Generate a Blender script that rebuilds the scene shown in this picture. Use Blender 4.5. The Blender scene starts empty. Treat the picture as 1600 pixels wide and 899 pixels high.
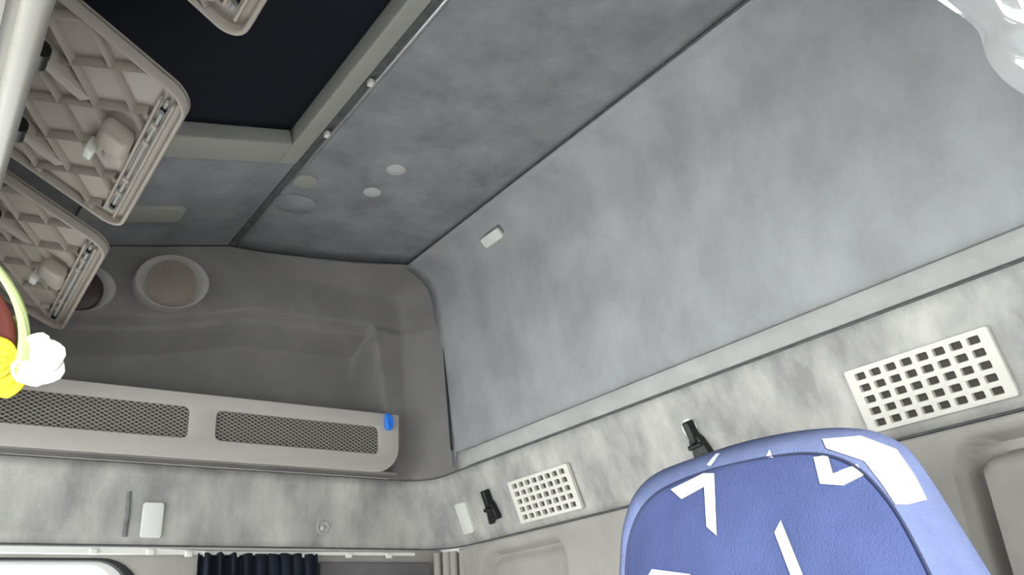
import bpy, bmesh, math, random
from mathutils import Vector, Matrix

random.seed(4)
ZO = 1.25                      # camera height above the cab floor; all builder coordinates below are relative to it
F_PX = 1294.87

# ------------------------------------------------------------------ camera
scn = bpy.context.scene
dA = Vector((-1030, 640, F_PX)).normalized()      # cab-lateral direction seen by the lens (x right, y down, z forward)
dR = Vector((1900, 438, F_PX)).normalized()       # rearward
dU = dR.cross(dA)
cam_d = bpy.data.cameras.new('camera')
cam_d.sensor_fit = 'HORIZONTAL'
cam_d.sensor_width = 36.0
cam_d.lens = F_PX / 1600 * 36.0
cam_d.clip_start = 0.01
cam = bpy.data.objects.new('camera', cam_d)
scn.collection.objects.link(cam)
right = Vector((dR.x, dA.x, dU.x)); down = Vector((dR.y, dA.y, dU.y)); fwd = Vector((dR.z, dA.z, dU.z))
m = Matrix((right, -down, -fwd)).transposed().to_4x4()
m.translation = (0, 0, ZO)
cam.matrix_world = m
scn.camera = cam

# ------------------------------------------------------------------ daylight
world = bpy.data.worlds.new('daylight')
scn.world = world
world.use_nodes = True
bg = world.node_tree.nodes['Background']
bg.inputs['Color'].default_value = (0.98, 0.99, 1.0, 1)
bg.inputs['Strength'].default_value = 5.6

sun_d = bpy.data.lights.new('sun', 'SUN')
sun_d.energy = 14.0
sun_d.angle = math.radians(1.5)
sun_d.color = (1.0, 0.97, 0.92)
sun = bpy.data.objects.new('sun', sun_d)
scn.collection.objects.link(sun)
sun.rotation_euler = Vector((0.47, 0.87, -0.09)).to_track_quat('-Z', 'Y').to_euler()
sun.location = (-2, -4, 3)

def portal(name, loc, normal, sx, sy):             # sampling portals in the window openings (they emit nothing)
    d = bpy.data.lights.new(name, 'AREA')
    d.shape = 'RECTANGLE'; d.size = sx; d.size_y = sy
    d.cycles.is_portal = True
    o = bpy.data.objects.new(name, d)
    scn.collection.objects.link(o)
    o.location = (loc[0], loc[1], loc[2] + ZO)
    o.rotation_euler = Vector(normal).to_track_quat('-Z', 'Y').to_euler()
portal('windscreen_portal', (-0.80, 0.55, -0.105), (1, 0, 0), 2.2, 0.76)
portal('driver_window_portal', (-0.19, -0.66, -0.10), (0, 1, 0), 1.12, 0.82)
portal('passenger_window_portal', (-0.13, 1.80, -0.12), (0, -1, 0), 1.05, 0.66)

scn.view_settings.view_transform = 'Standard'
scn.view_settings.look = 'None'
scn.view_settings.gamma = 1.0
scn.view_settings.use_curve_mapping = False
scn.view_settings.exposure = 0.42

# ------------------------------------------------------------------ materials
def srgb(r, g, b):
    f = lambda c: (c / 255 / 12.92) if c / 255 <= 0.04045 else ((c / 255 + 0.055) / 1.055) ** 2.4
    return (f(r), f(g), f(b), 1)

MATS = {}
def mat(name, col, rough=0.6, var=0.0, scale=6.0, stretch=(1, 1, 1), bump=0.0, bscale=300.0, metal=0.0, spec=0.35, detail=4.0, sheen=0.0):
    mt = bpy.data.materials.new(name); mt.use_nodes = True
    nt = mt.node_tree; p = nt.nodes['Principled BSDF']
    p.inputs['Roughness'].default_value = rough
    p.inputs['Metallic'].default_value = metal
    p.inputs['Specular IOR Level'].default_value = spec
    p.inputs['Base Color'].default_value = col
    if sheen: p.inputs['Sheen Weight'].default_value = sheen
    tc = nt.nodes.new('ShaderNodeTexCoord')
    if var:
        mp = nt.nodes.new('ShaderNodeMapping'); mp.inputs['Scale'].default_value = stretch
        nt.links.new(tc.outputs['Object'], mp.inputs['Vector'])
        n = nt.nodes.new('ShaderNodeTexNoise'); n.inputs['Scale'].default_value = scale
        n.inputs['Detail'].default_value = detail; n.inputs['Roughness'].default_value = 0.62
        nt.links.new(mp.outputs['Vector'], n.inputs['Vector'])
        r = nt.nodes.new('ShaderNodeValToRGB')
        r.color_ramp.elements[0].position = 0.32; r.color_ramp.elements[1].position = 0.70
        r.color_ramp.elements[0].color = (col[0] * (1 - var), col[1] * (1 - var), col[2] * (1 - var * 0.9), 1)
        r.color_ramp.elements[1].color = (min(1, col[0] * (1 + var)), min(1, col[1] * (1 + var)), min(1, col[2] * (1 + var)), 1)
        nt.links.new(n.outputs['Fac'], r.inputs['Fac'])
        nt.links.new(r.outputs['Color'], p.inputs['Base Color'])
    if bump:
        n2 = nt.nodes.new('ShaderNodeTexNoise'); n2.inputs['Scale'].default_value = bscale; n2.inputs['Detail'].default_value = 3
        nt.links.new(tc.outputs['Object'], n2.inputs['Vector'])
        b = nt.nodes.new('ShaderNodeBump'); b.inputs['Strength'].default_value = bump; b.inputs['Distance'].default_value = 0.002
        nt.links.new(n2.outputs['Fac'], b.inputs['Height'])
        nt.links.new(b.outputs['Normal'], p.inputs['Normal'])
    MATS[name] = mt
    return mt

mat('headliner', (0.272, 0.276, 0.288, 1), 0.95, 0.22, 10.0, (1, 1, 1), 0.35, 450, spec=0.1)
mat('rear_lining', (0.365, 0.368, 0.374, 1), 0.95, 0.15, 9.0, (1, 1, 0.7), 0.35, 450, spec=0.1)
mat('module_lining', (0.235, 0.223, 0.218, 1), 0.9, 0.10, 8.0, (1, 1, 1), 0.3, 450, spec=0.12)
mat('band_lining', (0.45, 0.437, 0.415, 1), 0.92, 0.32, 14.0, (1, 1, 0.45), 0.35, 400, spec=0.12)
mat('lower_lining', (0.42, 0.40, 0.37, 1), 0.9, 0.10, 9.0, (1, 1, 1), 0.3, 400, spec=0.12)
mat('lip_lining', (0.43, 0.425, 0.415, 1), 0.92, 0.12, 13.0, (1, 1, 1), 0.35, 400, spec=0.12)
mat('shaded_lining', (0.15, 0.145, 0.15, 1), 0.9, 0.15, 10.0, bump=0.2)  # dark tone stands in for shade in hollows
mat('panel_plastic', (0.50, 0.462, 0.43, 1), 0.55, 0.03, 20, bump=0.05, bscale=900)
mat('locker_plastic', (0.43, 0.385, 0.335, 1), 0.5, 0.05, 12, bump=0.06, bscale=700)
mat('locker_beam', (0.32, 0.305, 0.275, 1), 0.35, 0.03, 12)
mat('hatch_plastic', (0.36, 0.355, 0.33, 1), 0.5, 0.04, 10)
mat('white_plastic', (0.80, 0.79, 0.76, 1), 0.45, 0.03, 20)
mat('vent_plastic', (0.74, 0.72, 0.66, 1), 0.5, 0.03, 20)
mat('pale_grey_plastic', (0.50, 0.50, 0.50, 1), 0.5, 0.03, 20)
mat('black_plastic', (0.012, 0.012, 0.013, 1), 0.4)
mat('rubber', (0.02, 0.021, 0.023, 1), 0.6)
mat('seam', (0.035, 0.035, 0.037, 1), 0.9)
mat('groove_shade', (0.20, 0.20, 0.20, 1), 0.9, 0.2, 60)  # dark grey painted for the soft shade of a groove
mat('joint', (0.11, 0.11, 0.112, 1), 0.9, 0.3, 40)
mat('blind', (0.010, 0.012, 0.018, 1), 0.85, 0.2, 3.0, bump=0.2, bscale=600, spec=0.15)
mat('aluminium', (0.70, 0.70, 0.70, 1), 0.3, metal=0.8)
mat('mesh_wire', (0.42, 0.39, 0.36, 1), 0.5, metal=0.0)
mat('shade_backing', (0.085, 0.078, 0.07, 1), 0.9)  # dark tone stands in for shade behind mesh and vent holes
mat('speaker_cloth', (0.30, 0.255, 0.215, 1), 0.9, 0.12, 260, bump=0.4, bscale=700)
mat('speaker_ring', (0.42, 0.395, 0.38, 1), 0.5)
mat('lamp_lens', (0.055, 0.035, 0.035, 1), 0.06, spec=0.8)
mat('blue_plastic', (0.04, 0.26, 0.90, 1), 0.35)
mat('curtain_cloth', (0.012, 0.016, 0.028, 1), 0.9, 0.25, 40, bump=0.3, bscale=500)
mat('seat_cloth', (0.042, 0.056, 0.138, 1), 0.9, 0.14, 14.0, (1, 1, 1), 0.5, 500, spec=0.15)
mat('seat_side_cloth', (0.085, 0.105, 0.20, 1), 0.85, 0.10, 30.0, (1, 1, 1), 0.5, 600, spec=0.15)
mat('seat_print_and_sun', (0.43, 0.45, 0.54, 1), 0.85, 0.03, 30)  # print strokes, and the blown-out sunlight painted on the gusset
mat('seat_piping', (0.015, 0.02, 0.05, 1), 0.8)
mat('petal_white', (0.90, 0.90, 0.84, 1), 0.6)
mat('petal_yellow', (0.90, 0.74, 0.05, 1), 0.6)
mat('stem_green', (0.62, 0.74, 0.33, 1), 0.6)
mat('leaf_red', (0.13, 0.02, 0.012, 1), 0.6)
mat('leaf_green', (0.12, 0.16, 0.05, 1), 0.6)
mat('floor_mat', (0.12, 0.12, 0.12, 1), 0.9, 0.2, 10)
mat('shell', (0.30, 0.30, 0.30, 1), 0.9, 0.05, 5)

def glass_mat(name, tint, gl):
    mt = bpy.data.materials.new(name); mt.use_nodes = True
    nt = mt.node_tree; nt.nodes.clear()
    out = nt.nodes.new('ShaderNodeOutputMaterial'); mix = nt.nodes.new('ShaderNodeMixShader')
    tr = nt.nodes.new('ShaderNodeBsdfTransparent'); g = nt.nodes.new('ShaderNodeBsdfGlossy')
    tr.inputs['Color'].default_value = tint; g.inputs['Roughness'].default_value = 0.03
    mix.inputs['Fac'].default_value = gl
    nt.links.new(tr.outputs[0], mix.inputs[1]); nt.links.new(g.outputs[0], mix.inputs[2]); nt.links.new(mix.outputs[0], out.inputs['Surface'])
    MATS[name] = mt
glass_mat('window_glass', (0.96, 0.98, 0.97, 1), 0.06)

mt = bpy.data.materials.new('whitened_film'); mt.use_nodes = True
nt = mt.node_tree; nt.nodes.clear()
out = nt.nodes.new('ShaderNodeOutputMaterial')
mix1 = nt.nodes.new('ShaderNodeMixShader'); mix2 = nt.nodes.new('ShaderNodeMixShader')
tr = nt.nodes.new('ShaderNodeBsdfTransparent'); tl = nt.nodes.new('ShaderNodeBsdfTranslucent'); gl = nt.nodes.new('ShaderNodeBsdfGlossy')
df = nt.nodes.new('ShaderNodeBsdfDiffuse'); mix3 = nt.nodes.new('ShaderNodeMixShader')
tl.inputs['Color'].default_value = (0.95, 0.96, 0.97, 1); df.inputs['Color'].default_value = (0.95, 0.96, 0.97, 1)
gl.inputs['Roughness'].default_value = 0.12
mix3.inputs['Fac'].default_value = 0.5
mix1.inputs['Fac'].default_value = 0.9  # mostly white scatter puts sun glare into the clear film
mix2.inputs['Fac'].default_value = 0.35
nt.links.new(tl.outputs[0], mix3.inputs[1]); nt.links.new(df.outputs[0], mix3.inputs[2])
nt.links.new(tr.outputs[0], mix1.inputs[1]); nt.links.new(mix3.outputs[0], mix1.inputs[2])
nt.links.new(mix1.outputs[0], mix2.inputs[1]); nt.links.new(gl.outputs[0], mix2.inputs[2])
nt.links.new(mix2.outputs[0], out.inputs['Surface'])
MATS['whitened_film'] = mt

# ------------------------------------------------------------------ builders
def link(o):
    scn.collection.objects.link(o); return o

def thing(name, label=None, cat=None, loc=(0, 0, 0), group=None, kind=None):
    o = bpy.data.objects.new(name, None); link(o)
    o.empty_display_size = 0.03
    o.location = (loc[0], loc[1], loc[2] + ZO)
    if label: o['label'] = label
    if cat: o['category'] = cat
    if group: o['group'] = group
    if kind: o['kind'] = kind
    return o

def wloc(o):
    v = Vector(o.location)
    while o.parent:
        o = o.parent; v += Vector(o.location)
    return v

def mk(name, geo, material, parent=None, label=None, cat=None, group=None, kind=None, smooth=True, ang=40, solid=None):
    verts, faces = geo
    vs = [Vector((v[0], v[1], v[2] + ZO)) for v in verts]
    lo = Vector([min(v[i] for v in vs) for i in range(3)]); hi = Vector([max(v[i] for v in vs) for i in range(3)])
    org = Vector(((lo.x + hi.x) / 2, (lo.y + hi.y) / 2, lo.z))
    me = bpy.data.meshes.new(name)
    me.from_pydata([v - org for v in vs], [], faces)
    bm = bmesh.new(); bm.from_mesh(me)
    bmesh.ops.remove_doubles(bm, verts=bm.verts, dist=1e-6)
    bmesh.ops.recalc_face_normals(bm, faces=bm.faces)
    bm.to_mesh(me); bm.free()
    if smooth:
        me.polygons.foreach_set('use_smooth', [True] * len(me.polygons))
        me.set_sharp_from_angle(angle=math.radians(ang))
    me.materials.append(MATS[material])
    o = bpy.data.objects.new(name, me); link(o)
    if parent:
        o.parent = parent; o.location = org - wloc(parent)
    else:
        o.location = org
    if solid:
        md = o.modifiers.new('thickness', 'SOLIDIFY'); md.thickness = solid; md.offset = 0
    if label: o['label'] = label
    if cat: o['category'] = cat
    if group: o['group'] = group
    if kind: o['kind'] = kind
    return o

def join(*geos):
    V, Fc = [], []
    for v, f in geos:
        k = len(V); V += list(v); Fc += [[i + k for i in q] for q in f]
    return V, Fc

def grid(rows, closed=False):
    n = len(rows[0]); V = [p for r in rows for p in r]; Fc = []
    for i in range(len(rows) - 1):
        for j in range(n if closed else n - 1):
            a = i * n + j; b = i * n + (j + 1) % n
            Fc.append([a, b, b + n, a + n])
    return V, Fc

class Fr:                                     # a local frame: origin and three axes
    def __init__(s, o, ex, ey, ez): s.o, s.x, s.y, s.z = Vector(o), Vector(ex), Vector(ey), Vector(ez)
    def __call__(s, a, b, c=0.0): return s.o + s.x * a + s.y * b + s.z * c
WORLD = Fr((0, 0, 0), (1, 0, 0), (0, 1, 0), (0, 0, 1))

def box(x0, x1, y0, y1, z0, z1, fr=WORLD, bev=0.0):
    bm = bmesh.new()
    bmesh.ops.create_cube(bm, size=1)
    for v in bm.verts:
        v.co = Vector((x0 + (v.co.x + .5) * (x1 - x0), y0 + (v.co.y + .5) * (y1 - y0), z0 + (v.co.z + .5) * (z1 - z0)))
    if bev:
        bmesh.ops.bevel(bm, geom=list(bm.edges), offset=bev, segments=3, profile=0.5, affect='EDGES')
    g = [fr(*v.co) for v in bm.verts], [[v.index for v in f.verts] for f in bm.faces]
    bm.free(); return g

def tube(pts, r, seg=8, fr=WORLD, caps=True, radii=None):
    pts = [Vector(p) for p in pts]; rows = []
    up = Vector((0.13, 0.21, 0.97)).normalized()
    for i, p in enumerate(pts):
        t = (pts[min(i + 1, len(pts) - 1)] - pts[max(i - 1, 0)]).normalized()
        a = t.cross(up)
        if a.length < 0.05: a = t.cross(Vector((1, 0, 0)))
        a.normalize(); b = t.cross(a)
        rr = radii[i] if radii else r
        rows.append([p + a * rr * math.cos(2 * math.pi * k / seg) + b * rr * math.sin(2 * math.pi * k / seg) for k in range(seg)])
    V, Fc = grid(rows, True)
    if caps:
        n = len(V); Fc += [list(range(seg))[::-1], list(range(n - seg, n))]
    return [fr(*v) for v in V], Fc

def rrect(x0, x1, y0, y1, r, n=6):
    P = []
    for cx, cy, a0 in ((x1 - r, y1 - r, 0), (x0 + r, y1 - r, 90), (x0 + r, y0 + r, 180), (x1 - r, y0 + r, 270)):
        for k in range(n + 1):
            a = math.radians(a0 + 90 * k / n); P.append((cx + r * math.cos(a), cy + r * math.sin(a)))
    return P

def oval(cx, cy, rx, ry, n=36):
    return [(cx + rx * math.cos(2 * math.pi * k / n), cy + ry * math.sin(2 * math.pi * k / n)) for k in range(n)]

def plate(loops, z0, z1, fr, bev=0.0):        # flat plate with holes: loops in the frame's x, y; from z0 to z1 along its z
    cu = bpy.data.curves.new('tmp', 'CURVE'); cu.dimensions = '2D'; cu.fill_mode = 'BOTH'
    cu.extrude = max((z1 - z0) / 2 - bev, 0.0); cu.bevel_depth = bev; cu.bevel_resolution = 2; cu.offset = -bev
    for L in loops:
        sp = cu.splines.new('POLY'); sp.points.add(len(L) - 1)
        for q, (x, y) in zip(sp.points, L): q.co = (x, y, 0, 1)
        sp.use_cyclic_u = True
    ob = bpy.data.objects.new('tmp', cu); link(ob)
    dg = bpy.context.evaluated_depsgraph_get(); dg.update()
    me = bpy.data.meshes.new_from_object(ob.evaluated_get(dg))
    g = [fr(v.co.x, v.co.y, v.co.z + (z0 + z1) / 2) for v in me.vertices], [list(p.vertices) for p in me.polygons]
    bpy.data.objects.remove(ob); bpy.data.curves.remove(cu); bpy.data.meshes.remove(me)
    return g

def dome(cx, cy, rx, ry, h, fr, rings=6, n=32, z0=0.0, flat=0.0):      # shallow cap bulging along the frame's z
    rows = []
    for i in range(rings + 1):
        s = 1 - i / rings
        k = flat + (1 - flat) * s if flat else s
        rows.append([fr(cx + rx * k * math.cos(2 * math.pi * j / n), cy + ry * k * math.sin(2 * math.pi * j / n), z0 + h * (1 - s * s)) for j in range(n)])
    return grid(rows, True)

def px_ray(x, y):
    v = Vector((x - 800, y - 449.5, F_PX)); return Vector((dR.dot(v), dA.dot(v), dU.dot(v)))
def px_y(x, y, Y):
    r = px_ray(x, y); return r * (Y / r.y)

def ss(a, b, x):
    t = min(1, max(0, (x - a) / (b - a))); return t * t * (3 - 2 * t)

def lerp_tab(tab, x):
    if x <= tab[0][0]: return tab[0][1]
    for (a, fa), (b, fb) in zip(tab, tab[1:]):
        if x <= b: return fa + (fb - fa) * (x - a) / (b - a)
    return tab[-1][1]

# frames of the main faces
SIDE = Fr((0, 1.70, 0), (1, 0, 0), (0, 0, 1), (0, -1, 0))                       # passenger side wall, z towards the cab
BS = 0.364; bn = math.hypot(1, BS)
BAND = Fr((1.0, 0, 0.375), (0, -1, 0), (-BS / bn, 0, 1 / bn), (-1 / bn, 0, -BS / bn))   # sloped band of the rear wall; x runs to -Y
RS = 0.25; rn = math.hypot(1, RS)
ROOF_F = Fr((0.5, 0, 0.88), (1 / rn, 0, RS / rn), (0, 1, 0), (RS / rn, 0, -1 / rn))     # front half of the roof, falls to the windscreen
ROOF_R = Fr((0, 0, 0.88), (1, 0, 0), (0, 1, 0), (0, 0, -1))                     # rear half of the roof

# ------------------------------------------------------------------ the shell of the cab
YL = -0.64                                   # driver's side wall
floor = mk('floor', box(-1.0, 1.30, YL - .1, 1.95, -1.30, -1.25), 'floor_mat', label='dark rubber cab floor', kind='structure')

ceiling = mk('ceiling', join(box(-0.02, 1.25, YL - .1, 1.95, 0.93, 0.96),
                             plate([[(-0.60, YL - .1), (0.0, YL - .1), (0.0, 1.95), (-0.60, 1.95)]], -0.10, -0.06, ROOF_F),
                             box(-1.0, -0.06, YL - .1, 1.95, 0.80, 0.83)),
             'shell', label='roof of the cab above the fabric headliner', kind='structure', smooth=False)

def roof_panel_rear():
    rows = []
    for j in range(41):
        t = j / 40; row = []
        for i in range(25):
            X = 0.514 + (0.903 - 0.514) * i / 24
            ymax = 1.712 - 0.105 * max(0, (X - 0.5) / 0.4) ** 1.5
            y = YL + (ymax - YL) * t
            z = 0.8845 + 0.0012 * math.sin(3.1 * y) * math.sin(8 * (X - .5))
            row.append((X, y, z))
        rows.append(row)
    return grid(rows)
mk('roof_panel', roof_panel_rear(), 'headliner', ceiling, label='grey fabric roof panel behind the roof hatch', solid=0.006)
mk('roof_panel', plate([[(-0.57, 1.306), (-0.004, 1.306), (-0.004, 1.712), (-0.57, 1.712)]], -0.004, 0.0, ROOF_F), 'headliner', ceiling,
   label='grey fabric roof panel between hatch and side wall', smooth=False)
mk('roof_panel', box(-0.84, -0.052, YL, 1.72, 0.742, 0.748), 'headliner', ceiling, label='flat fabric roof panel above the overhead locker', smooth=False)
# dark joint beside the hatch and the seam towards the rear lining
mk('trim_1', box(0.4985, 0.5120, YL, 1.712, 0.8805, 0.886), 'joint', label='dark joint across the roof beside the hatch', kind='structure')
mk('trim_2', tube([(0.9035, YL, 0.8800), (0.9035, 1.0, 0.8800), (0.9035, 1.60, 0.8800)], 0.0020), 'joint', label='dark seam between roof and rear lining', kind='structure')

# rear lining: curved big panel
REAR = [(0.906, 0.880), (0.920, 0.876), (0.938, 0.868), (0.955, 0.856), (0.970, 0.841), (0.980, 0.824), (0.986, 0.804), (0.989, 0.780),
        (0.994, 0.716), (1.000, 0.620), (1.006, 0.540), (1.013, 0.460), (1.020, 0.395)]
rear = thing('wall_rear', 'grey fabric rear wall of the cab', None, (1.0, 0.5, -1.25), kind='structure')
NY = 60
mk('upper_panel', grid([[(x + 0.003 * math.sin(2.3 * (YL + (1.625 - YL) * j / NY) + 9 * z), YL + (1.625 - YL) * j / NY, z) for (x, z) in REAR] for j in range(NY + 1)]),
   'rear_lining', rear, label='large curved grey fabric panel', solid=0.004)
# outer skin behind the lining
mk('outer_skin', box(1.15, 1.20, YL - .1, 1.95, -1.30, 0.96), 'shell', rear, smooth=False)

# lip at the foot of the big panel
LIP = [(1.022, 0.402), (1.008, 0.412), (0.996, 0.4125), (0.990, 0.408), (0.9885, 0.399), (0.992, 0.388), (0.999, 0.3795), (1.012, 0.3775)]
def lip_rows():
    rows = []
    for j in range(70):
        y = 1.585 + (YL - 1.585) * j / 69
        k = ss(1.585, 1.50, y) * 0.75 + 0.25
        rows.append([(1.016 + (x - 1.016) * k, y, z + (0.012 * (1 - k) if z > .395 else 0)) for x, z in LIP])
    return grid(rows)
mk('lip', lip_rows(), 'lip_lining', rear, label='rounded pale lip below the big panel', solid=0.002)
# band with the two vents, swept round the corner onto the side wall
def corner_path(x_side_end, x_rear, z, yside=1.70, r=0.075, x0=-0.80, y1=YL):
    P = []
    n0 = 40
    for k in range(n0): P.append((x0 + (x_rear - r - x0) * k / n0, yside, z))
    for k in range(11):
        a = math.radians(90 * k / 10)
        P.append((x_rear - r + r * math.sin(a), yside - r + r * math.cos(a), z))
    for k in range(1, 61): P.append((x_rear, yside - r + (y1 - yside + r) * k / 60, z))
    return P
ZT, ZB = 0.3735, 0.2252
rows = []
for k in range(9):
    t = k / 8; z = ZT + (ZB - ZT) * t
    rows.append(corner_path(0, 1.0 + BS * (0.375 - z), z))
mk('wall_band', grid(rows), 'band_lining', rear, label='worn pale grey fabric band running round the corner under the shelf', solid=0.002)
mk('trim_3', tube([(p[0] - 0.0005, p[1] - 0.0003, 0.3750) for p in corner_path(0, 1.0, 0.375)], 0.0018), 'joint', label='dark seam above the vent band', kind='structure')
mk('trim_4', tube([(p[0], p[1], 0.2235) for p in corner_path(0, 1.0555, 0.2235)], 0.0020), 'joint', label='dark seam below the vent band', kind='structure')

# lower rear wall with moulded pads (channels round raised fields)
def sd_rrect(px, py, x0, x1, y0, y1, r):
    cx, cy, hx, hy = (x0 + x1) / 2, (y0 + y1) / 2, (x1 - x0) / 2 - r, (y1 - y0) / 2 - r
    dx, dy = abs(px - cx) - hx, abs(py - cy) - hy
    return math.hypot(max(dx, 0), max(dy, 0)) + min(max(dx, dy), 0) - r
def lower_wall():
    rows = []; nz, ny = 70, 300
    for i in range(nz + 1):
        z = 0.2210 - 0.75 * (i / nz) ** 1.25; row = []
        for j in range(ny + 1):
            y = 1.66 + (YL - 1.66) * j / ny
            x = 1.058
            d = sd_rrect(y, z, 1.285, 1.575, -0.35, 0.203, 0.045)
            x += 0.030 * ss(0.004, -0.010, d) - 0.012 * ss(-0.014, -0.030, d)
            d = sd_rrect(y, z, -0.02, 0.515, -0.40, 0.208, 0.050)
            x += 0.040 * ss(0.003, -0.008, d) - 0.039 * ss(-0.024, -0.034, d)
            row.append((x, y, z))
        rows.append(row)
    return grid(rows)
mk('lower_panel', lower_wall(), 'lower_lining', rear, label='beige grey moulded lower panel with raised pads', solid=0.003, ang=70)

# side wall on the passenger side
wside = thing('wall_right', 'grey lined side wall on the passenger side of the cab', None, (0.1, 1.70, -1.25), kind='structure')
def roof_z(X): return 0.88 if X >= 0.5 else max(0.745, 0.88 - RS * (0.5 - X))
REC_TOP = [(-0.4, 0.55), (0.10, 0.635), (0.20, 0.662), (0.38, 0.690), (0.56, 0.738), (0.86, 0.752)]
def module():
    rows = []; nx, nz = 190, 100
    for i in range(nz + 1):
        v = i / nz; row = []
        for j in range(nx + 1):
            u = j / nx
            z = 0.3765 + (0.8815 - 0.3765) * v
            xr = lerp_tab([(0.37, 1.012), (0.466, 1.006), (0.588, 1.000), (0.716, 0.994), (0.79, 0.990), (0.90, 0.990)], z)
            X = -0.80 + (xr + 0.80) * (u ** 0.75)
            zz = z
            if X < 0.5: zz = 0.3765 + (z - 0.3765) * (roof_z(X) + 0.0015 - 0.3765) / (0.8815 - 0.3765)
            cx, cz, rx, rz = 0.905, 0.793, 0.085, 0.0885
            if X > cx and zz > cz:
                q = math.hypot((X - cx) / rx, (zz - cz) / rz)
                if q > 1: X, zz = cx + (X - cx) / q, cz + (zz - cz) / q
            # fillet towards the rear rim and, growing rearwards, towards the roof
            if X > cx and zz > cz: sf = 1 - 0.085 * (1 - math.hypot((X - cx) / rx, (zz - cz) / rz)) / 0.058
            else: sf = 1 - (xr - X) / 0.058
            if X <= cx and zz > cz: sf = max(sf, (max(0, X - 0.5) / 0.405) ** 1.2 * (1 - (0.8815 - zz) / 0.058))
            Y = 1.708 - 0.100 * min(1, max(0, sf)) ** 1.8
            # storage recess above the net panel
            zt = lerp_tab(REC_TOP, X)
            rz_ = min(1, max(0, (zt - zz) / 0.065))
            xo = 0.893 - (zz - 0.54) * 0.17
            wd = 0.062 * max(0.12, 1 - (zz - 0.54) / 0.215)
            rx_ = min(1, max(0, (xo - X) / wd))
            dep = min(rz_, rx_)
            Y += 0.092 * dep
            for q_ in ((rx_ * wd if rz_ > 0.0 else 1), ((1 - rx_) * wd if rz_ > 0.3 and rx_ > 0 else 1)):
                Y -= 0.006 * max(0, 1 - abs(q_) / 0.010) * ss(0.0, 0.3, rz_)
            # soft swelling round the speaker
            d = math.hypot((X - 0.40) / 0.13, (zz - 0.765) / 0.085)
            Y += 0.012 * ss(1.15, 0.75, d)
            row.append((X, Y, zz))
        rows.append(row)
    return grid(rows)
mk('storage_module', module(), 'module_lining', wside, label='dark grey moulded upper lining with a recessed shelf', ang=80)
# rim seam along the module outline
rim = [(0.20, 1.7, 0.807), (0.35, 1.704, 0.8435), (0.50, 1.705, 0.8805)]
for k in range(1, 12):
    X = 0.5 + 0.405 * k / 11
    rim.append((X, 1.709 - 0.104 * ((X - 0.5) / 0.4) ** 1.5, 0.8815))
for k in range(1, 9):
    a = math.radians(90 - 90 * k / 8)
    rim.append((0.905 + 0.0850 * math.cos(a), 1.601, 0.793 + 0.0885 * math.sin(a)))
for z in (0.716, 0.62, 0.54, 0.46, 0.43): rim.append((lerp_tab([(0.43, 1.0085), (0.466, 1.0060), (0.588, 1.0000), (0.716, 0.9940)], z), 1.601, z))
mk('trim_5', tube(rim, 0.0026), 'seam', label='dark seam round the upper side lining', kind='structure')
# shelf floor behind the net panel
mk('shelf_floor', box(-0.80, 0.90, 1.662, 1.80, 0.378, 0.384), 'module_lining', wside, smooth=False)
# wall with the window opening
WALLS = Fr((0, 1.725, 0), (1, 0, 0), (0, 0, 1), (0, -1, 0))
mk('lower_panel', plate([[(-0.80, -1.25), (1.10, -1.25), (1.10, 0.2215), (-0.80, 0.2215)], rrect(-0.66, 0.396, -0.45, 0.2015, 0.075, 8)], -0.03, 0.0, WALLS),
   'lower_lining', wside, label='pale lining round the side window', smooth=False)
mk('outer_skin', box(-0.80, 1.20, 1.90, 1.94, 0.23, 0.96), 'shell', wside, smooth=False)

# window on the passenger side
w1 = thing('window_1', 'passenger side window with black rubber seal, overexposed daylight behind', None, (-0.13, 1.73, -0.45), kind='structure')
mk('glass_pane', box(-0.67, 0.40, 1.744, 1.748, -0.46, 0.21), 'window_glass', w1, smooth=False)
mk('rubber_seal', plate([rrect(-0.662, 0.398, -0.452, 0.2035, 0.077, 8), rrect(-0.636, 0.374, -0.426, 0.1985, 0.060, 8)], -0.020, 0.006, WALLS, 0.002), 'rubber', w1)
mk('glass_run', plate([rrect(-0.640, 0.378, -0.430, 0.2000, 0.062, 8), rrect(-0.622, 0.352, -0.414, 0.1930, 0.050, 8)], -0.024, -0.012, WALLS), 'white_plastic', w1)

# driver's side wall, front wall and windscreen (behind the camera)
WL = Fr((0, YL, 0), (1, 0, 0), (0, 0, 1), (0, 1, 0))
mk('wall_left', plate([[(-0.85, -1.25), (1.20, -1.25), (1.20, 0.95), (-0.85, 0.95)], rrect(-0.74, 0.36, -0.50, 0.30, 0.07)], -0.05, 0.0, WL), 'lower_lining',  # unseen driver window, opening shaped to bring more light from this side
   label='grey lined wall with the driver window', kind='structure', smooth=False)
w2 = thing('window_2', 'driver side window', None, (-0.17, YL, -0.42), kind='structure')
mk('glass_pane', box(-0.75, 0.37, YL - 0.032, YL - 0.028, -0.51, 0.31), 'window_glass', w2, smooth=False)
WF = Fr((-0.80, 0, 0), (0, 1, 0), (0, 0, 1), (1, 0, 0))
mk('wall_front', plate([[(YL - .05, -1.25), (1.93, -1.25), (1.93, 0.62), (YL - .05, 0.62)], rrect(-0.52, 1.62, -0.48, 0.27, 0.08)], -0.05, 0.0, WF), 'lower_lining',  # unseen windscreen, top of the opening lowered to reduce its light
   label='front wall of the cab round the windscreen', kind='structure', smooth=False)
w3 = thing('window_3', 'windscreen', None, (-0.82, 0.55, -0.48), kind='structure')
mk('glass_pane', box(-0.832, -0.828, -0.53, 1.63, -0.49, 0.37), 'window_glass', w3, smooth=False)

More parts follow.
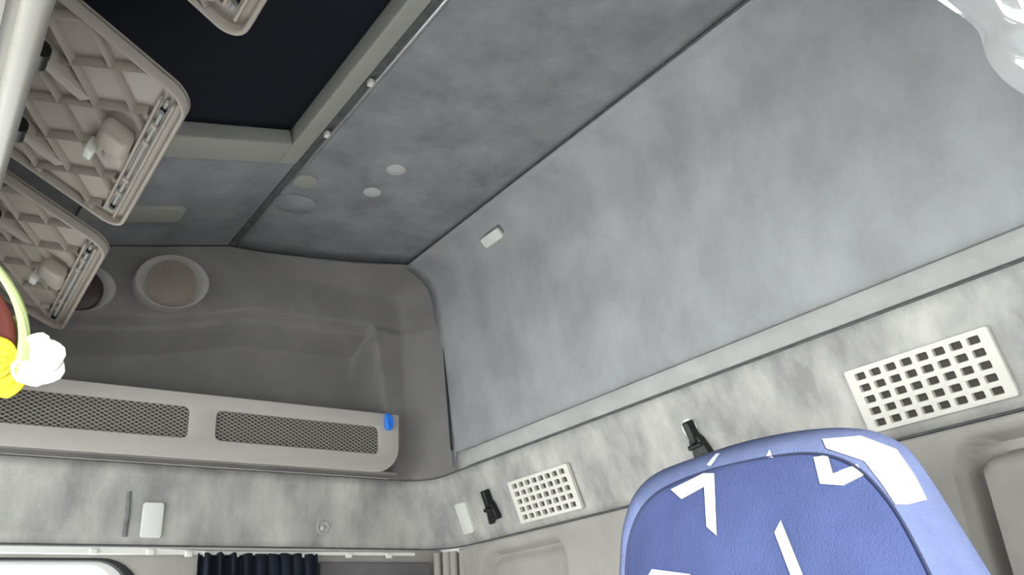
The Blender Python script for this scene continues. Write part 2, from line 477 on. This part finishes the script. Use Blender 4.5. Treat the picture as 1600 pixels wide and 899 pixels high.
# pillar trims and hollow below the curtain rail, its shade put into the colour
mk('trim_6', join(box(0.738, 1.005, 1.700, 1.722, -0.30, 0.196, bev=0.004), box(0.738, 0.752, 1.696, 1.722, -0.30, 0.196, bev=0.003)), 'shaded_lining',
   label='grey lined panel right of the navy curtain, shade put into its colour', kind='structure')
mk('trim_7', join(*[tube([(1.022 + 0.012 * k, 1.700 - 0.016 * k - 0.004 * (k % 2), 0.216), (1.022 + 0.012 * k, 1.700 - 0.016 * k - 0.004 * (k % 2), -0.30)], 0.009, 10) for k in range(4)]),
   'lower_lining', label='ribbed grey corner pillar trim', kind='structure')

# ------------------------------------------------------------------ roof hatch
hatch = thing('roof_hatch', 'closed roof hatch with dark navy blind and pale grey plastic frame', 'roof hatch', (0.25, 0.4, 0.82))
mk('blind', plate([[(-0.58, YL + .02), (-0.030, YL + .02), (-0.030, 1.25), (-0.58, 1.25)]], -0.030, -0.024, ROOF_F), 'blind', hatch, smooth=False)
def bar(x0, x1, y0, y1, ch=0.008):           # bevelled frame bar on the roof slope
    return box(x0, x1, y0, y1, -0.026, 0.006, ROOF_F, bev=ch * .5)
mk('frame_bar', bar(-0.042, -0.006, YL + .01, 1.306), 'hatch_plastic', hatch, label='pale frame bar along the rear edge')
mk('frame_bar', bar(-0.58, -0.0415, 1.232, 1.306), 'hatch_plastic', hatch, label='pale frame bar at the side wall end')
mk('frame_bar', bar(-0.60, -0.56, YL + .01, 1.306), 'hatch_plastic', hatch)

rail = thing('roof_curtain_rail', 'thin bright metal curtain rail along the rear edge of the roof hatch', 'curtain rail', (0.511, 0.4, 0.868))
mk('rail', box(0.5085, 0.5135, YL, 1.30, 0.871, 0.8815, bev=0.0012), 'aluminium', rail)
for y in (1.184, 1.012): mk('glide', box(0.4995, 0.5080, y - .006, y + .006, 0.868, 0.878, bev=0.0015), 'white_plastic', rail)

# ------------------------------------------------------------------ roof fittings
mk('ceiling_cap', join(dome(0.672, 1.237, 0.0185, 0.0185, 0.005, ROOF_R, flat=0.0), plate([oval(0.672, 1.237, 0.0190, 0.0190)], -0.002, 0.0012, ROOF_R)), 'pale_grey_plastic',  # round caps set on the roof lining
   label='larger oval pale cap on the roof, farther from the speakers', cat='disc_cap', group='caps on the roof lining')
mk('ceiling_cap', join(dome(0.671, 1.337, 0.0175, 0.0175, 0.005, ROOF_R), plate([oval(0.671, 1.337, 0.0180, 0.0180)], -0.002, 0.0012, ROOF_R)), 'pale_grey_plastic',
   label='smaller oval pale cap on the roof, nearer the side speaker', cat='disc_cap', group='caps on the roof lining')
lamp = thing('roof_catch', 'flush grey half-oval fitting set in the roof beside the hatch corner', 'roof fitting', (0.537, 1.36, 0.872))
mk('cover', join(plate([rrect(0.5165, 0.5580, 1.340, 1.386, 0.015)], -0.002, 0.003, ROOF_R, 0.001)), 'hatch_plastic', lamp)
mk('swelling', dome(0.556, 1.46, 0.045, 0.040, 0.008, ROOF_R, flat=0.0), 'headliner', lamp)
mk('roof_strip', plate([rrect(-0.34, -0.150, 1.503, 1.572, 0.016)], -0.002, 0.006, ROOF_F, 0.0015), 'hatch_plastic',
   label='pale grey rounded strip on the roof above the open lids', cat='roof strip')

# coat hook plate on the curved top of the rear panel
HK = Fr((0.9615, 1.326, 0.8500), (0, -1, 0), Vector((-0.70, 0, 0.71)), Vector((-0.71, 0, -0.70)))
hook = thing('coat_hook', 'small white oblong hook flap on a dark plate that stands in for a shaded recess near the roof seam', 'coat hook', (0.95, 1.327, 0.84))
mk('recess_shade', plate([rrect(-0.041, 0.041, -0.014, 0.021, 0.012)], 0.000, 0.0045, HK, 0.0012), 'shaded_lining', hook)  # flat dark plate in place of a shaded recess
mk('flap', plate([rrect(-0.033, 0.033, -0.018, 0.007, 0.006)], 0.003, 0.013, HK, 0.002), 'white_plastic', hook)

# ------------------------------------------------------------------ speaker and round lamp in the side lining
SPK = Fr((0.386, 1.703, 0.762), (1, 0, 0.10), (-0.03, 0, 1), (0, -1, 0))
sp = thing('speaker', 'oval loudspeaker with pale rim and brown grille cloth in the side lining', 'speaker', (0.386, 1.70, 0.70))
def ring(cx, cy, r0, r1, prof, fr, n=48):     # prof: list of (t, h); t from outer (0) to inner (1)
    rows = []
    for t, h in prof:
        rx, ry = r0[0] + (r1[0] - r0[0]) * t, r0[1] + (r1[1] - r0[1]) * t
        rows.append([fr(cx + rx * math.cos(2 * math.pi * k / n), cy + ry * math.sin(2 * math.pi * k / n), h) for k in range(n)])
    return grid(rows, True)
PR = [(0, -0.02), (0, 0.006), (0.12, 0.011), (0.35, 0.011), (0.7, 0.006), (1.0, -0.004)]
mk('rim', ring(0, 0, (0.077, 0.062), (0.052, 0.055), PR, SPK), 'speaker_ring', sp)
mk('grille_cloth', dome(0, 0, 0.0535, 0.0565, 0.006, SPK, z0=-0.004), 'speaker_cloth', sp)
LMP = Fr((0.212, 1.703, 0.712), (1, 0, 0.13), (-0.03, 0, 1), (0, -1, 0))
lp = thing('round_lamp', 'round glossy dark lens in a pale rim, partly hidden by the lower open lid', 'lamp', (0.212, 1.70, 0.66))
mk('rim', ring(0, 0, (0.068, 0.052), (0.046, 0.046), PR, LMP), 'speaker_ring', lp)
mk('lens', dome(0, 0, 0.0475, 0.0475, 0.012, LMP, z0=-0.004), 'lamp_lens', lp)

# ------------------------------------------------------------------ shelf front panel with expanded-metal windows
PAN = Fr((0, 1.664, 0), (1, 0, 0), (0, 0, 1), (0, -1, 0))
pan = thing('shelf_panel', 'beige grey shelf front panel with two long expanded-metal windows', 'shelf panel', (0.4, 1.664, 0.381))
out_l = [(0.03, 0.381)] + [(0.842 + 0.060 * math.sin(math.radians(90 * k / 10)), 0.441 - 0.060 * math.cos(math.radians(90 * k / 10))) for k in range(11)]
out_l += [(0.903 - 0.004 + 0.004 * math.cos(math.radians(90 * k / 3)), 0.512 + 0.004 * math.sin(math.radians(90 * k / 3))) for k in range(4)] + [(0.03, 0.510)]
H1 = rrect(0.06, 0.437, 0.4215, 0.4845, 0.012); H2 = rrect(0.489, 0.852, 0.4215, 0.4830, 0.012)
mk('frame', plate([out_l, H1, H2], 0.0, 0.008, PAN, 0.0015), 'panel_plastic', pan)
def expanded(x0, x1, y0, y1, pitch=0.0138, slope=0.55, w=0.0013, d=0.0012):
    gs = []
    for s in (1, -1):
        h = (y1 - y0) / slope
        k = x0 - h
        while k < x1 + h:
            a = (k, y0 if s > 0 else y1); b = (k + h, y1 if s > 0 else y0)
            ta = max(0, (x0 - a[0]) / h); tb = min(1, (x1 - a[0]) / h)
            if tb > ta + 0.02:
                p = Vector((a[0] + h * ta, a[1] + (b[1] - a[1]) * ta, 0)); q = Vector((a[0] + h * tb, a[1] + (b[1] - a[1]) * tb, 0))
                nrm = Vector((-(q - p).y, (q - p).x, 0)).normalized() * w / 2
                c = 0.0012 if s > 0 else 0.0002
                V = [PAN(*(v + Vector((0, 0, z)))) for z in (c, c + d) for v in (p - nrm, q - nrm, q + nrm, p + nrm)]
                gs.append((V, [[0, 1, 2, 3], [4, 5, 6, 7], [0, 1, 5, 4], [1, 2, 6, 5], [2, 3, 7, 6], [3, 0, 4, 7]]))
            k += pitch
    return join(*gs)
mk('expanded_metal', expanded(0.055, 0.442, 0.417, 0.489), 'mesh_wire', pan, kind='stuff', smooth=False)
mk('expanded_metal', expanded(0.484, 0.857, 0.417, 0.488), 'mesh_wire', pan, kind='stuff', smooth=False)
mk('shade_sheet', box(0.04, 0.885, 1.667, 1.669, 0.386, 0.502), 'shade_backing', pan, smooth=False)  # dark sheet stands in for the shaded recess behind the mesh

# blue clip on the panel corner
clip = thing('blue_clip', 'bright blue plastic clip on the upper corner of the shelf panel', 'clip', (0.873, 1.65, 0.474))
mk('body', plate([rrect(0.863, 0.883, 0.476, 0.5125, 0.0085)], 0.008, 0.018, PAN, 0.003), 'blue_plastic', clip)
mk('loop', tube([(0.867, 0.502, 0.0185), (0.866, 0.488, 0.0205), (0.870, 0.481, 0.0205), (0.876, 0.481, 0.0205), (0.880, 0.488, 0.0205), (0.879, 0.502, 0.0185)], 0.0022, 8, PAN), 'blue_plastic', clip)
mk('back_leg', box(0.866, 0.880, 0.482, 0.517, -0.006, 0.010, PAN, bev=0.002), 'blue_plastic', clip)

# ------------------------------------------------------------------ vents in the rear band
def make_vent(xc, label):
    fr = Fr(BAND(xc, -0.1005), BAND.x, BAND.y, BAND.z)
    v = thing('vent_grille', label, 'vent', tuple(fr(0, -0.045)), 'vent grilles in the rear band')
    W, H = 0.194, 0.0875
    holes = []
    for r in range(5):
        for c in range(8):
            x = -W / 2 + W * (0.105 + 0.79 * c / 7); y = -H / 2 + H * (0.13 + 0.735 * r / 4)
            holes.append(rrect(x - 0.0074, x + 0.0074, y - 0.0047, y + 0.0047, 0.0018, 3))
    mk('cover', plate([rrect(-W / 2, W / 2, -H / 2, H / 2, 0.003, 3)] + holes, 0.003, 0.011, fr, 0.0007), 'vent_plastic', v, ang=30)
    mk('backing', box(-W / 2 + .003, W / 2 - .003, -H / 2 + .003, H / 2 - .003, 0.0005, 0.0030, fr), 'shade_backing', v, smooth=False)  # dark sheet in place of the shaded depth behind the holes
    return v
make_vent(-1.2985, 'white plastic vent grille with square holes beside the small white plate')
make_vent(-0.505, 'white plastic vent grille with square holes above the blue seat')

# black strap hooks on the band
def make_hook(xc, yc, label, base=True, tilt=0.0):
    c, s = math.cos(tilt), math.sin(tilt)
    fr = Fr(BAND(xc, yc), BAND.x * c + BAND.y * s, BAND.y * c - BAND.x * s, BAND.z)
    h = thing('strap_hook', label, 'strap hook', tuple(fr(0, -0.035)), 'black strap hooks on the rear band')
    if base:
        mk('washer', join(plate([oval(-0.008, 0.026, 0.015, 0.015)], 0.0, 0.004, fr, 0.0012)), 'white_plastic', h)
    mk('stem', box(-0.0065, 0.0065, 0.000, 0.037, 0.002, 0.020, fr, bev=0.003), 'black_plastic', h)
    mk('foot', plate([[(-0.011, 0.006), (-0.006, 0.012), (0.007, 0.012), (0.012, 0.004), (0.018, -0.022), (0.016, -0.028), (0.007, -0.026), (0.005, -0.020),
                       (-0.003, -0.026), (-0.013, -0.035), (-0.018, -0.033), (-0.016, -0.020), (-0.013, -0.010), (-0.015, -0.004)]], 0.002, 0.016, fr, 0.002), 'black_plastic', h)
    mk('pin', tube([(-0.014, -0.004, 0.017), (0.013, -0.004, 0.017)], 0.004, 10, fr), 'black_plastic', h)
make_hook(-1.478, -0.094, 'black plastic strap hook between small white plate and vent', base=False)
make_hook(-0.886, -0.090, 'black plastic strap hook on a pale washer just above the seat', base=True, tilt=0.08)

# small covers and screws
mk('cover_plate', plate([rrect(-0.0205, 0.0205, -0.0345, 0.0345, 0.006)], 0.0, 0.008, Fr(BAND(-1.592, -0.102), BAND.x, BAND.y, BAND.z), 0.0015), 'white_plastic',
   label='narrow white cover plate on the rear band beside the corner', cat='cover plate', group='white cover plates')
SB = Fr((0, 1.699, 0), (1, 0, 0), (0, 0, 1), (0, -1, 0))
mk('cover_plate', plate([rrect(0.3775, 0.4155, 0.2365, 0.3025, 0.006)], 0.0, 0.007, SB, 0.002), 'white_plastic',
   label='upright white cover plate on the side band above the window', cat='cover plate', group='white cover plates')
mk('groove_strip', join(tube([(0.352, 0.2385, -0.001), (0.352, 0.28, 0.001), (0.3505, 0.321, -0.001)], 0.0050, 8, SB)), 'groove_shade',  # raised strip, its dark colour stands in for shade in a groove
   label='dark upright strip standing in for a shaded groove in the side band beside the white plate', cat='groove_shade')
sc = thing('screw_cap', 'round grey screw cap in a dished ring on the side band', 'screw cap', (0.742, 1.695, 0.252))
mk('ring', ring(0.742, 0.2655, (0.0145, 0.0145), (0.006, 0.006), [(0, -0.002), (0, 0.001), (0.25, 0.0035), (0.6, 0.001), (1, 0.0005)], SB), 'band_lining', sc)
mk('button', dome(0.741, 0.2645, 0.0065, 0.0065, 0.004, SB, z0=0.001), 'pale_grey_plastic', sc)

# ------------------------------------------------------------------ curtain rail and curtain over the side window
sr = thing('side_curtain_rail', 'white curtain rail with small glides along the top of the side window', 'curtain rail', (0.3, 1.69, 0.203))
pts = [(-0.6, 1.690, 0.2125), (0.2, 1.690, 0.2125), (0.40, 1.690, 0.2120), (0.50, 1.690, 0.2095), (0.62, 1.690, 0.2095), (0.80, 1.690, 0.2110), (0.955, 1.690, 0.2110)]
rows = []
for p in pts:
    w = 0.0055 if p[0] < 0.42 else 0.0032
    rows.append([(p[0], p[1] - 0.006, p[2] - w), (p[0], p[1] + 0.008, p[2] - w), (p[0], p[1] + 0.008, p[2] + w), (p[0], p[1] - 0.006, p[2] + w)])
gv = grid(rows, True); gv[1].append([0, 1, 2, 3]); gv[1].append([len(gv[0]) - 4 + k for k in range(4)])
mk('rail', gv, 'white_plastic', sr, ang=30)
for x in (0.300, 0.397, 0.466, 0.500, 0.555, 0.630, 0.690, 0.795, 0.890):
    zc = 0.2115 if x < .42 else 0.2085
    mk('glide', box(x - .007, x + .007, 1.6795, 1.688, zc - .0065, zc + .004, bev=0.002), 'white_plastic', sr)
def curtain():
    rows = []; nu, nv = 130, 26
    for i in range(nv + 1):
        v = i / nv; z = 0.2085 - 0.55 * v; row = []
        for j in range(nu + 1):
            u = j / nu
            x0, x1 = 0.482 + 0.012 * v, 0.722 + 0.05 * v
            fold = math.sin(u * 2 * math.pi * 9.5 + 0.6 * math.sin(7 * u)) * (0.010 + 0.004 * math.sin(5 * u + 1))
            row.append((x0 + (x1 - x0) * u + 0.004 * math.sin(u * 60), 1.682 + fold - 0.004, z + 0.0012 * math.sin(u * 47)))
        rows.append(row)
    return grid(rows)
mk('window_curtain', curtain(), 'curtain_cloth', label='gathered navy curtain hanging from the side window rail', cat='curtain', solid=0.0015, ang=180)

# ------------------------------------------------------------------ overhead locker with three open lids
LA = math.atan(0.376)
EU = Vector((math.cos(LA), 0, -math.sin(LA))); EN = Vector((-math.sin(LA), 0, -math.cos(LA)))
SH = 0.25                                       # the lids are skewed like the curved front of the cab
locker = thing('overhead_locker', 'beige overhead locker above the windscreen with three lids swung open', 'locker', (-0.3, 0.5, 0.40))
mk('front_lip', box(0.0035, 0.0225, YL + .005, 1.645, 0.398, 0.470, bev=0.007), 'locker_beam', locker, label='pale rounded front lip')
mk('bottom_panel', join(box(-0.78, -0.004, YL + .005, 1.645, 0.405, 0.415), box(-0.012, 0.006, YL + .005, 1.645, 0.408, 0.414)), 'locker_beam', locker, smooth=False)
mk('back_panel', box(-0.775, -0.765, YL + .005, 1.645, 0.415, 0.64), 'locker_plastic', locker, smooth=False)
mk('top_panel', plate([[(-0.765, YL + .005), (-0.055, YL + .005), (-0.055, 1.645), (-0.765, 1.645)]], 0.688, 0.696, WORLD), 'locker_plastic', locker, smooth=False)
for y in (0.338, 0.768, 1.205): mk('divider', box(-0.765, -0.06, y - .004, y + .004, 0.415, 0.685), 'locker_plastic', locker, smooth=False)

def make_lid(v0, v1, lab, dx=0.0):
    o = Vector((0.190 + dx, v0, 0.599))
    fr = Fr(o, EU + Vector((0, SH, 0)), Vector((0, 1, 0)), EN)     # x: towards the latch edge (0 at the edge), y: along the locker, z: down into view
    L, W = 0.255, v1 - v0
    lid = mk('lid', plate([rrect(-L, 0, 0, W, 0.030, 8)], -0.006, 0.0, fr, 0.0015), 'locker_plastic', locker, label=lab)
    mk('rim', plate([rrect(-L, 0, 0, W, 0.030, 8), rrect(-L + .007, -0.006, 0.007, W - .007, 0.024, 8)], -0.008, 0.010, fr, 0.0025), 'locker_plastic', lid)
    x0, x1, y0, y1 = -L + .010, -0.036, 0.008, W - .008
    for s, off, sp in ((1.08, 0.0, 0.083), (-1.08, 0.045, 0.083)):
        k = -0.6
        while k < 0.9:
            f = lambda x: k + off + s * (x + 0.15)
            xs = sorted([x0, x1] + [(-0.15 + (yy - k - off) / s) for yy in (y0, y1)])
            a, b = xs[1], xs[2]
            if x0 - 1e-6 <= a and b <= x1 + 1e-6 and b - a > 0.016 and y0 - 1e-3 <= f((a + b) / 2) <= y1 + 1e-3:
                p, q = Vector((a, f(a), 0)), Vector((b, f(b), 0))
                nrm = Vector((-(q - p).y, (q - p).x, 0)).normalized() * 0.0048
                rows = [[fr(*(e + nrm * c + Vector((0, 0, h)))) for c, h in ((-1, -0.001), (-0.5, 0.0068), (0, 0.0092), (0.5, 0.0068), (1, -0.001))] for e in (p, q)]
                mk('rib', grid(rows), 'locker_plastic', lid, ang=60)
            k += sp
    # latch channel along the free edge
    mk('latch_channel', join(box(-0.034, -0.030, 0.030, W - .030, 0, 0.009, fr, .0012), box(-0.018, -0.014, 0.024, W - .024, 0, 0.009, fr, .0012)), 'locker_plastic', lid)
    mk('latch_rod', tube([(-0.024, 0.030, 0.004), (-0.024, W - .030, 0.004)], 0.0026, 8, fr), 'pale_grey_plastic', lid)
    for y in (0.046, W - .046): mk('pivot_pin', tube([(-0.024, y, 0.002), (-0.024, y, 0.0095)], 0.0038, 10, fr), 'black_plastic', lid)
    for y in (0.085, 0.125, W - .125, W - .085): mk('rod_guide', box(-0.029, -0.020, y - .005, y + .005, 0.002, 0.008, fr, .0015), 'locker_plastic', lid)
    # latch housing
    yc = W * 0.44
    mk('latch_housing', join(box(-0.076, -0.036, yc - .028, yc + .022, -0.002, 0.024, fr, 0.010), box(-0.064, -0.034, yc + .004, yc + .046, -0.002, 0.018, fr, 0.007)), 'locker_plastic', lid)
    mk('latch_tab', box(-0.082, -0.070, yc + .034, yc + .058, 0.002, 0.024, fr, 0.003), 'white_plastic', lid)
    mk('latch_slot', box(-0.062, -0.044, yc + .048, yc + .060, 0.0005, 0.006, fr, 0.0015), 'black_plastic', lid)
    # hinge arms
    for yy in (0.17 * W + 0.04, 0.17 * W + 0.205):
        if yy > W - .02: continue
        V = [(-0.165, yy - .012, 0), (-0.165, yy + .012, 0), (-0.105, yy + .042, 0), (-0.092, yy + .018, 0)]
        T = [(-0.165, yy - .008, 0.020), (-0.165, yy + .008, 0.020), (-0.108, yy + .036, 0.008), (-0.098, yy + .020, 0.008)]
        mk('hinge_arm', ([fr(*p) for p in V + T], [[0, 1, 2, 3], [4, 5, 6, 7], [0, 1, 5, 4], [1, 2, 6, 5], [2, 3, 7, 6], [3, 0, 4, 7]]), 'locker_plastic', lid, ang=20)
        mk('hinge_knob', tube([(-0.160, yy - .014, 0.016), (-0.160, yy + .014, 0.016)], 0.011, 12, fr), 'black_plastic', lid)
make_lid(0.352, 0.702, 'open beige ribbed lid nearest the camera', 0.012)
make_lid(0.826, 1.176, 'open beige ribbed lid in the middle')
make_lid(1.243, 1.636, 'open beige ribbed lid nearest the side wall')

# ------------------------------------------------------------------ blue seat
LEAN = 0.16
def seat_x(z, d): return 0.690 + d + LEAN * (z - 0.17) * -1 * -1
def on_seat(x, y, d):                          # outline point -> (Y, Z) on the leaning seat plane at depth d behind its front
    r = px_ray(x, y); k = (0.690 + d - LEAN * 0.17) / (r.x - LEAN * r.z); return (r.y * k, r.z * k)
FRONT = [(979, 945), (980, 885), (986, 838), (1004, 795), (1036, 765), (1098, 739), (1160, 723), (1215, 713), (1262, 709), (1305, 715), (1342, 733), (1375, 765), (1405, 806), (1435, 860), (1462, 915), (1484, 965)]
OUTER = [(975, 940), (976, 875), (980, 818), (996, 772), (1030, 738), (1094, 713), (1150, 694), (1210, 680), (1270, 671), (1325, 669), (1372, 676), (1415, 699), (1450, 743), (1496, 815), (1545, 893), (1590, 965)]
def smooth_poly(P, n):
    out = []
    for i in range(len(P) - 1):
        p0, p1, p2, p3 = P[max(i - 1, 0)], P[i], P[i + 1], P[min(i + 2, len(P) - 1)]
        for k in range(n):
            t = k / n
            out.append(tuple(0.5 * (2 * b + (c - a) * t + (2 * a - 5 * b + 4 * c - d) * t * t + (3 * b - a - 3 * c + d) * t ** 3) for a, b, c, d in zip(p0, p1, p2, p3)))
    return out + [P[-1]]
nF = len(FRONT)
fo = smooth_poly([on_seat(x, y, 0) for x, y in FRONT], 5)
dep = [0.018 + 0.062 * ss(0.25, 0.95, i / (nF - 1)) for i in range(nF)]
oo = smooth_poly([(*on_seat(x, y, dep[i]), dep[i]) for i, (x, y) in enumerate(OUTER)], 5)
def extend(P, zb=-0.55, wid=0.02):             # straight flanks down to the seat cushion
    (a, b) = P[0], P[-1]; n = 10; L, R_ = [], []
    for k in range(n, 0, -1):
        t = k / n; L.append((a[0] + wid * t, a[1] + (zb - a[1]) * t) + tuple(a[2:]))
    for k in range(1, n + 1):
        t = k / n; R_.append((b[0] - wid * t, b[1] + (zb - b[1]) * t) + tuple(b[2:]))
    return L + list(P) + R_
fo, oo = extend(fo), extend(oo)
CY = sum(p[0] for p in fo) / len(fo)
seat = thing('truck_seat', 'blue fabric cab seat with white stroke pattern, sunlit on the right', 'seat', (0.75, CY, -0.55))
apex = max(range(len(fo)), key=lambda i: fo[i][1])
left_f, right_f = fo[:apex + 1], fo[apex:][::-1]
def edge_y(half, z):
    for (a, b) in zip(half, half[1:]):
        if a[1] <= z <= b[1]: return a[0] + (b[0] - a[0]) * (z - a[1]) / max(1e-9, b[1] - a[1])
    return half[-1][0] if z >= half[-1][1] else half[0][0]
def mono(half):
    out = [half[0]]
    for p in half[1:]: out.append((p[0], max(p[1], out[-1][1] + 1e-6)))
    return out
left_f, right_f = mono(left_f), mono(right_f)
ztop = fo[apex][1]; rows = []
for k in range(49):
    z = ztop - 0.0005 - (ztop - 0.0005 + 0.55) * (k / 48) ** 2.2
    a, b = edge_y(left_f, z), edge_y(right_f, z); row = []
    for q in range(33):
        sgn = math.sin(math.pi / 2 * (q / 16 - 1)); y = (a + b) / 2 + (b - a) / 2 * sgn
        bul = 0.022 * (1 - abs(sgn) ** 2.4) * min(1, (ztop - z) / 0.09) ** 0.55
        row.append((seat_x(z, -bul), y, z))
    rows.append(row)
g_front = grid(rows)
mk('front_cushion', g_front, 'seat_cloth', seat, ang=180)
def gus(t, bulge):
    r = []
    for f_, o_ in zip(fo, oo):
        y, z, d = f_[0] + (o_[0] - f_[0]) * t, f_[1] + (o_[1] - f_[1]) * t, o_[2] * t
        cy = (y - CY); r.append((seat_x(z, d - bulge), y + cy * bulge * 0.4, z + bulge * 0.5 * (1 if z > 0.05 else 0)))
    return r
def backring(d, ins):
    r = []
    for o_ in oo:
        y, z = CY + (o_[0] - CY) * (1 - ins), o_[1] - ins * 0.12
        r.append((seat_x(z, max(o_[2], 0.03) + d), y, z))
    return r
g_gus = grid([gus(0, 0), gus(0.25, 0.006), gus(0.5, 0.008), gus(0.75, 0.006), gus(1.0, 0.0), backring(0.020, 0.05), backring(0.045, 0.16)])
mk('side_gusset', g_gus, 'seat_side_cloth', seat, ang=180)
bkr = backring(0.045, 0.16)
mk('back_shell', (bkr, [list(range(len(bkr)))]), 'seat_piping', seat, solid=0.004, smooth=False)
mk('piping', tube([(seat_x(p[1], -0.0008), p[0], p[1]) for p in fo], 0.0014, 8), 'seat_piping', seat)
from mathutils.bvhtree import BVHTree
gj = join(g_front, g_gus)
BV = BVHTree.FromPolygons([Vector(v) for v in gj[0]], gj[1])
def stroke(l0, l1, r0, r1, n=10, m_=4):        # printed stroke, also the painted sun patch, laid on the cloth: a strip between two edges of the traced outline
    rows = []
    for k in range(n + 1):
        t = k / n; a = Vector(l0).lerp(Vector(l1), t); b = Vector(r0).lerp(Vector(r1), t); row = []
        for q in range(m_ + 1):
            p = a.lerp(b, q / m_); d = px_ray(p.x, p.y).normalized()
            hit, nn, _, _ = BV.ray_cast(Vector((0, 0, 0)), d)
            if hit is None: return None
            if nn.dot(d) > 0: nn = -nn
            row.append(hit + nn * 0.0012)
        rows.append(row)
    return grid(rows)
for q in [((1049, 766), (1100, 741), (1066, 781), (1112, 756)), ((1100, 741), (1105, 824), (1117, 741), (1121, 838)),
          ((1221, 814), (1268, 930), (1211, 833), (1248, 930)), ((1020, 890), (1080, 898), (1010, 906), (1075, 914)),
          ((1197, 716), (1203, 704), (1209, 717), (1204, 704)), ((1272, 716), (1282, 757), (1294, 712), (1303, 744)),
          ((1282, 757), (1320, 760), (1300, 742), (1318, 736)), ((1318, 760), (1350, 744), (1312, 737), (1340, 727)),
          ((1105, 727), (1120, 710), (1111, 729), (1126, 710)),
          ((1285, 688), (1345, 683), (1292, 702), (1350, 722)), ((1345, 683), (1400, 704), (1350, 722), (1376, 756)),  # gusset pieces paint the sunlit patch together with white print
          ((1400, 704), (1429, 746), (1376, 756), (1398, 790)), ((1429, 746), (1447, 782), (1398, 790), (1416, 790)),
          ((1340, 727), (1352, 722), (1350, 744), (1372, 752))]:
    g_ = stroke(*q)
    if g_: mk('print_and_sun_patch', g_, 'seat_print_and_sun', seat, label='white stroke of the print and painted sun patch', ang=180)

# ------------------------------------------------------------------ clear plastic sheet hanging from the roof
def film():
    rows = []; nu, nv = 90, 70
    for i in range(nv + 1):
        v = i / nv; row = []
        z0 = 0.878 + (0.30 - 0.878) * v
        for j in range(nu + 1):
            u = j / nu
            yl = 0.243 + (z0 - 0.53) * 0.42 + 0.010 * math.sin(19 * z0) + 0.004 * math.sin(47 * z0)
            y = yl - (0.50 + 0.05 * v) * u ** 1.5
            z = z0 + 0.02 * u * math.sin(5 * u)
            d = (y - yl)
            x = 0.70 + 0.020 * math.sin(60 * d + 3 * v) + 0.016 * math.sin(105 * d - 9 * v + 1) + 0.008 * math.sin(33 * v + 90 * d) - 0.02 * u
            row.append((x, y, z))
        rows.append(row)
    return grid(rows)
mk('plastic_sheet', film(), 'whitened_film', label='crumpled clear plastic sheet hanging from the roof, whitened to stand in for sun glare', cat='plastic sheet', ang=180)

# ------------------------------------------------------------------ artificial flower hanging under the locker lip
FC = Vector((0.066, 0.75, 0.2445)); K = 1.47        # size factor
def petal(c, d, length, width, curl, nrm):
    d = Vector(d).normalized(); nrm = Vector(nrm).normalized(); sdv = d.cross(nrm).normalized(); rows = []
    for i in range(9):
        t = i / 8; w = width * math.sin(math.pi * min(1, 0.10 + 0.86 * t) ** 0.9) ** 0.7
        rows.append([c + d * length * t + sdv * w * s + nrm * (curl * t * t - 0.25 * w * (1 - abs(s)) ) for s in (-1, -.5, 0, .5, 1)])
    return grid(rows)
fl = thing('artificial_flower', 'artificial flower with white and yellow petals dangling at the left edge', 'flower', tuple(FC - Vector((0, 0, 0.03))))
rt = Vector(right); dn = Vector(down)
nv_ = Vector((-0.25, -0.9, -0.2))
for a, L, w in ((-55, 0.017, 0.0085), (-12, 0.021, 0.010), (25, 0.021, 0.0105), (65, 0.016, 0.009), (110, 0.014, 0.008)):
    d = rt * math.cos(math.radians(a)) + dn * math.sin(math.radians(a))
    mk('petal', petal(FC, d, L * K, w * K, 0.004, nv_), 'petal_white', fl, solid=0.0006, ang=180)
for a, L, w in ((100, 0.020, 0.009), (140, 0.026, 0.010), (180, 0.026, 0.010), (215, 0.022, 0.009)):
    d = rt * math.cos(math.radians(a)) + dn * math.sin(math.radians(a))
    mk('petal', petal(FC - rt * 0.014 + dn * .003 + nv_ * 0.004, d, L * K, w * K, 0.004, nv_), 'petal_yellow', fl, label='yellow petal', solid=0.0006, ang=180)
st = [FC - rt * 0.006 + (rt * (0.006 * math.sin(t * 2.6) - 0.026 * t * t) - dn * 0.078 * t) for t in [k / 10 for k in range(11)]]
mk('stem', tube(st, 0.003, 8, radii=[0.0050 - 0.0018 * k / 10 for k in range(11)]), 'stem_green', fl)
mk('leaf', petal(FC - rt * 0.022, -dn - rt * 0.15, 0.058, 0.0125, 0.004, nv_), 'leaf_red', fl, label='dark red leaf', solid=0.0006, ang=180)
mk('leaf', petal(FC - rt * 0.012 + Vector((0, .012, 0)), -dn + rt * 0.12, 0.040, 0.0105, 0.004, nv_), 'leaf_green', fl, label='dull green leaf', solid=0.0006, ang=180)
mk('cord', tube([st[-1], Vector((0.022, 0.775, 0.36)), Vector((0.0100, 0.790, 0.400))], 0.0008, 6), 'white_plastic', fl)
